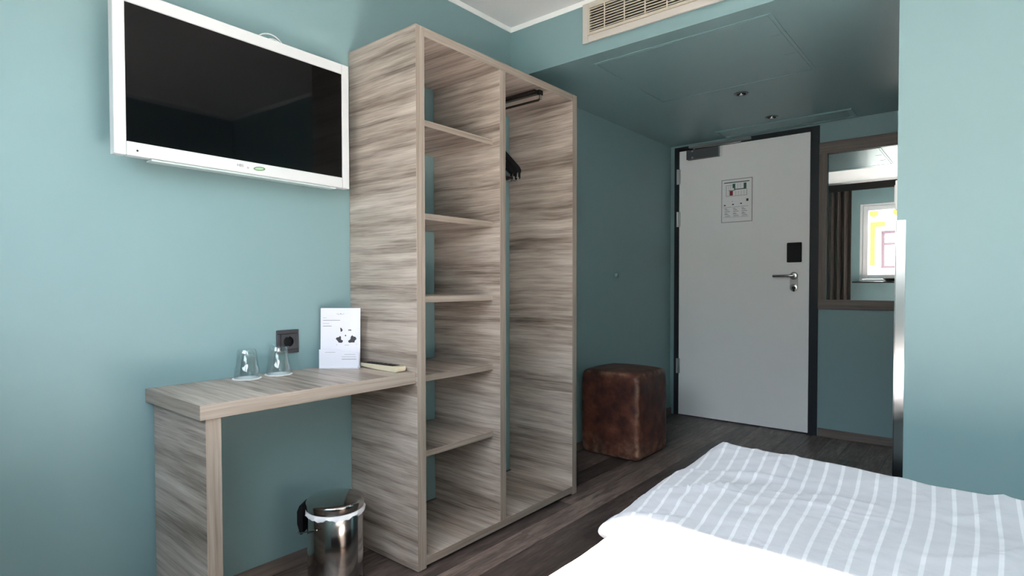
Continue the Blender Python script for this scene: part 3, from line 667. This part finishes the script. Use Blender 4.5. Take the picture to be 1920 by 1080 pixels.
bar(q, 0.61, 0.72, 0.615, 0.625, 1); bar(q, 0.40, 0.425, 0.61, 0.622, 1); bar(q, 0.89, 0.92, 0.60, 0.608, 1)
pq = q.build('print', [m_inkg, m_inkl], lf, local=True); pq['kind'] = 'stuff'
def blob(pts): return [U((x_ - 75) / 675.0, (y_ - 48) / 990.0) for x_, y_ in pts]
q = M()
for pts in ([(335, 560), (350, 535), (390, 530), (400, 512), (425, 518), (425, 570), (458, 585), (455, 612), (430, 625), (385, 620), (370, 595)],
            [(548, 590), (585, 565), (592, 520), (615, 498), (640, 520), (672, 525), (690, 560), (660, 590), (655, 620), (610, 618), (570, 625), (550, 612)],
            [(410, 372), (432, 380), (455, 415), (435, 440), (418, 440)], [(550, 405), (598, 405), (596, 428), (572, 418), (550, 425)], [(488, 500), (504, 488), (516, 505), (502, 520)]):
    q.prism(list(reversed(blob(pts))), (0, 0.0003, 0))
q.build('illustration', m_ink, lf, local=True, fix=True)
q = M()
for (a, b, z1_, m_) in ((0.14, 0.40, 0.0685 - 0.006, 1),): q.box(-LW + 2 * LW * a, -LW + 2 * LW * b, yp - 0.0003, yp - 0.0001, z1_ - 0.002, z1_, m_)
for (a, b, v) in ((0.63, 0.90, 0.052), (0.56, 0.92, 0.043), (0.56, 0.93, 0.034)): q.box(-LW + 2 * LW * a, -LW + 2 * LW * b, yp - 0.0003, yp - 0.0001, v, v + 0.002, 0 if v < 0.04 else 1)
pq = q.build('print', [m_inkg, m_inkl], pk, local=True); pq['kind'] = 'stuff'

# remote control
rm = thing('remote_control', 'cream handset with dark top lying on the desk by the wardrobe', 'remote', (0.246, 1.362, zt), math.radians(-1))
prof = [(-0.120, 0.012), (-0.112, 0.007), (-0.07, 0.004), (0.0, 0.0004), (0.07, 0.0), (0.108, 0.0), (0.114, 0.004), (0.116, 0.019), (0.112, 0.0215), (-0.112, 0.0185), (-0.12, 0.016)]
q = M(); q.prism([(a, -0.022, b) for a, b in prof], (0, 0.044, 0)); q.build('body', m_remote, rm, local=True, bevel=0.003, seg=3, fix=True)
q = M(); q.prism([(-0.104, -0.017, 0.0186), (-0.104, 0.017, 0.0186), (0.085, 0.017, 0.0212), (0.085, -0.017, 0.0212)], (0, 0, 0.0016)); kp = q.build('keypad', m_black, rm, local=True, bevel=0.0006, fix=True)
for i in range(5):
    for j in range(3):
        xa = -0.085 + i * 0.03; zk = 0.0203 + (xa + 0.104) / 0.189 * 0.0026 + 0.0002
        bx('button', m_anth, xa - 0.006, xa + 0.006, -0.011 + j * 0.011 - 0.0035, -0.011 + j * 0.011 + 0.0035, zk, zk + 0.0012, kp, local=True)

# ------------------------------------------------------------------ bin
BC_ = (0.240, 1.158); bn = thing('pedal_bin', 'small polished steel pedal bin with white liner on the floor under the desk', 'bin', (BC_[0], BC_[1], 0.001))
BH = 0.008
hd = Vector((-0.78, -0.62, 0)).normalized(); pd = -hd
M().lathe([(0.094, 0.012), (0.095, 0.02), (0.095, 0.268), (0.0935, 0.270), (0.0915, 0.268), (0.0915, 0.03), (0.001, 0.028)], (0, 0, 0), 64).build('bin_body', m_chrome, bn, local=True, smooth=40)
M().lathe([(0.097, 0.0), (0.0985, 0.003), (0.0985, 0.012), (0.093, 0.014)], (0, 0, 0), 64).build('base_ring', m_black, bn, local=True, smooth=40)
M().lathe([(0.095, 0.278), (0.0985, 0.2785), (0.0995, 0.282), (0.0995, 0.300), (0.0985, 0.304), (0.0945, 0.3065), (0.085, 0.3085), (0.055, 0.313), (0.025, 0.3155), (0.001, 0.316)], (0, 0, 0), 64).build('lid', m_chrome, bn, local=True, smooth=50)
q = M(); n = 120; rings = []
for (r, z, aw, az) in ((0.0955, 0.2765, 0.0, 0.0), (0.1005, 0.2730, 0.0012, 0.003), (0.1018, 0.2620, 0.0030, 0.008), (0.0965, 0.2605, 0.0004, 0.008)):
    pts = []
    for i in range(n):
        a = 2 * math.pi * i / n; w1 = math.sin(7 * a + 1) + 0.6 * math.sin(13 * a) + 0.5 * math.sin(29 * a + 2)
        rr = r + aw * w1 * 0.6; pts.append((rr * math.cos(a), rr * math.sin(a), z + az * w1 * 0.5))
    rings.append(q.add(pts))
for kk in range(4):
    A, B = rings[kk], rings[(kk + 1) % 4]
    for i in range(n): j = (i + 1) % n; q.face((A + i, A + j, B + j, B + i))
q.build('bin_liner', m_liner, bn, local=True, smooth=60, fix=True)
tn = Vector((-hd.y, hd.x, 0))
q = M(); P = lambda d_, s_, z_: tuple(hd * d_ + tn * s_ + Vector((0, 0, z_)))
q.prism([P(0.1045, -0.034, 0.190), P(0.114, -0.034, 0.186), P(0.125, -0.034, 0.225), P(0.125, -0.034, 0.268), P(0.116, -0.034, 0.290), P(0.1045, -0.034, 0.290)], tuple(tn * 0.068)); q.build('hinge_block', m_black, bn, local=True, bevel=0.003, fix=True)
q = M(); q.tube([tuple(hd * (0.127 * math.cos(a)) + tn * (0.108 * math.sin(a)) + Vector((0, 0, 0.238 - 0.048 * math.cos(a) ** 2))) for a in [-1.35 + 2.7 * i / 24 for i in range(25)]], 0.002, 8); q.build('wire_handle', m_chrome, bn, local=True, smooth=60)
q = M(); q.prism([tuple(pd * 0.0995 + tn * -0.022 + Vector((0, 0, 0.014))), tuple(pd * 0.132 + tn * -0.018 + Vector((0, 0, 0.010))), tuple(pd * 0.132 + tn * 0.018 + Vector((0, 0, 0.010))), tuple(pd * 0.0995 + tn * 0.022 + Vector((0, 0, 0.014)))], (0, 0, 0.005)); q.build('pedal', m_black, bn, local=True, bevel=0.001, fix=True)

# ------------------------------------------------------------------ leather pouf
pf = thing('leather_pouf', 'worn brown leather cube stool in the hallway between wardrobe and door', 'stool', (0.228, 3.283, 0.0))
px, py, pz_ = 0.199, 0.199, 0.523
b = bmesh.new(); bmesh.ops.create_cube(b, size=1.0); bmesh.ops.subdivide_edges(b, edges=b.edges[:], cuts=28, use_grid_fill=True)
for v in b.verts:
    c = v.co * 2; e = 16.0
    n_ = (abs(c.x) ** e + abs(c.y) ** e + abs(c.z) ** e) ** (1 / e); c = c / n_ if n_ > 0 else c
    bulge = 1 + 0.012 * (1 - min(1, c.z * c.z)); nn = noise.fractal(v.co * 4.0, 0.9, 2.0, 3) * 0.004
    topb = 0.012 * max(0, 1 - (c.x ** 2 + c.y ** 2) * 0.6) if c.z > 0.9 else 0
    v.co = Vector((c.x * px * bulge + c.x * nn, c.y * py * bulge + c.y * nn, 0.003 + (c.z + 1) * 0.5 * pz_ + topb))
me = bpy.data.meshes.new('cushion_body'); b.to_mesh(me); b.free()
at = me.attributes.new('wear', 'FLOAT', 'POINT')
for k_, v in enumerate(me.vertices):
    aa = sorted((abs(v.co.x) / px, abs(v.co.y) / py, abs(v.co.z - pz_ / 2) / (pz_ / 2)))
    at.data[k_].value = max(0, min(1, (aa[1] - 0.89) / 0.10)) + 0.75 * max(0, min(1, (0.16 - v.co.z) / 0.14)) * (1 if aa[0] > 0.35 else 0.5); me.materials.append(m_leather); me.shade_smooth()
o = bpy.data.objects.new('cushion_body', me); COL.objects.link(o); o.parent = pf

# ------------------------------------------------------------------ bed
bd = thing('double_bed', 'white double bed in front of the teal bathroom wall', 'bed', (2.1, 0.75, 0))
bx('bed_base', plain('dark_bed_fabric', srgb(52, 48, 48), 0.9, bump=0.3, bscale=800), 1.40, 2.90, YB + 0.06, 1.80, 0.06, 0.28, bd, bevel=0.015)
bx('mattress', m_cover, 1.385, 2.91, YB + 0.05, 1.815, 0.281, 0.452, bd, bevel=0.03)
for (a, c_) in ((1.45, 0.0), (1.45, 1.74), (2.85, 0.0), (2.85, 1.74)):
    M().cyl((a, c_, 0.001), (a, c_, 0.0598), 0.025, n=16).build('leg', m_black, bd)
def soft_slab(name, xl, xr, yn, yf_, zb, thick, extra, edge, n1=110, n2=110, uvf=None):
    """closed padded cloth slab; xl(y) left outline, yf_(x) far outline"""
    q = M(); top = []; bot = []
    uvs = []
    for j in range(n2 + 1):
        v = j / n2; rt, rb = [], []
        for i in range(n1 + 1):
            u = i / n1
            uu = 0.5 - 0.5 * math.cos(math.pi * u) * (0.45 + 0.55 * abs(math.cos(math.pi * u))); vv = 0.5 - 0.5 * math.cos(math.pi * v) * (0.45 + 0.55 * abs(math.cos(math.pi * v)))
            y = yn + (1.87 - yn) * vv; x_l = xl(y); x_ = x_l + (xr - x_l) * uu
            y = yn + (yf_(x_) - yn) * vv
            d = min(x_ - x_l, xr - x_, y - yn, yf_(x_) - y)
            s_ = max(0.0, min(1.0, d / edge)); pf_ = math.sqrt(max(0.0, 1 - (1 - s_) ** 2))
            mid = zb + thick * 0.42; e_ = extra(x_, y)
            zt_ = mid + (thick * 0.58) * pf_ + e_ * (0.35 + 0.65 * s_); zl_ = mid - thick * 0.42 * pf_ + e_ * 0.35 * (1 - s_)
            rt.append((x_, y, zt_)); rb.append((x_, y, zl_))
        top.append(q.add(rt)); bot.append(q.add(rb))
    for j in range(n2):
        for i in range(n1):
            A, B = top[j], top[j + 1]; q.face((A + i, A + i + 1, B + i + 1, B + i))
            A, B = bot[j], bot[j + 1]; q.face((A + i, B + i, B + i + 1, A + i + 1))
    return q
def wr(x, y):
    a = noise.fractal(Vector((x * 4 + y * 2.0, y * 6 - x * 3, 1.7)), 0.9, 2.1, 4)
    w_ = 0.25 * noise.noise(Vector((x * 2.1, y * 2.1, 3.3)))
    r = 1 - abs(noise.noise(Vector((x * 2.2 + y * 2.6 + w_, y * 4.6 - x * 3.4 + w_ * 3, 5.1))))
    m_ = max(0, noise.noise(Vector((x * 3.1, y * 3.7, 12.0))) + 0.2)
    r3 = 1 - abs(noise.noise(Vector((x * 5.5 + y * 4.5 + w_, y * 9.5 - x * 5.0 + w_ * 2, 8.8))))
    return 0.0075 * a + 0.020 * max(0, r - 0.90) / 0.10 * m_ + 0.010 * max(0, r3 - 0.91) / 0.09 * max(0, noise.noise(Vector((x * 4.3, y * 4.0, 2.0))) + 0.25)
def put_uv(o, fn):
    me = o.data; ul = me.uv_layers.new(name='weave')
    for l in me.loops:
        c = me.vertices[l.vertex_index].co; ul.data[l.index].uv = fn(c)
dv = thing('duvet', 'white satin-striped duvet spread over the bed, near half in the sun', 'duvet', (2.1, 1.0, 0.453))
sm = lambda a, b, t: max(0, min(1, (t - a) / (b - a))) ** 2 * (3 - 2 * max(0, min(1, (t - a) / (b - a))))
def ex_far(x, y): return wr(x, y) + 0.030 * sm(1.62, 1.86, y) + 0.012 * sm(1.5, 1.34, x) * sm(1.72, 1.88, y) - 0.010 * sm(1.5, 1.15, y) * sm(1.4, 1.9, x)
q = soft_slab('f', lambda y: 1.312 + 0.012 * math.sin(y * 7) - 0.0 * y, 2.90, 1.135, lambda x: 1.872 + 0.010 * math.sin(x * 5 + 1), 0.466, 0.062, ex_far, 0.055)
o = q.build('folded_end', m_stripe, dv, smooth=180, fix=True)
put_uv(o, lambda c: ((c.x + 2.1) + 0.18 * (2.06 - (c.x + 2.1)) * ((c.y + 1.0) - 1.25) + 0.004 * math.sin((c.y) * 9 + c.x * 4), c.y))
def xl2(y): return 1.345 - 0.032 * (1 - sm(0.96, 1.12, y)) - 0.060 * (1 - sm(0.84, 0.91, y))
q = soft_slab('n', xl2, 2.90, 0.15, lambda x: 1.131, 0.4535, 0.050, lambda x, y: wr(x, y) * 0.9 + 0.004 * math.sin(x * 6), 0.05, 90, 90)
o = q.build('turned_back_half', m_stripe, dv, smooth=180, fix=True)
put_uv(o, lambda c: ((c.x + 2.1) + 0.004 * math.sin(c.y * 9), c.y))
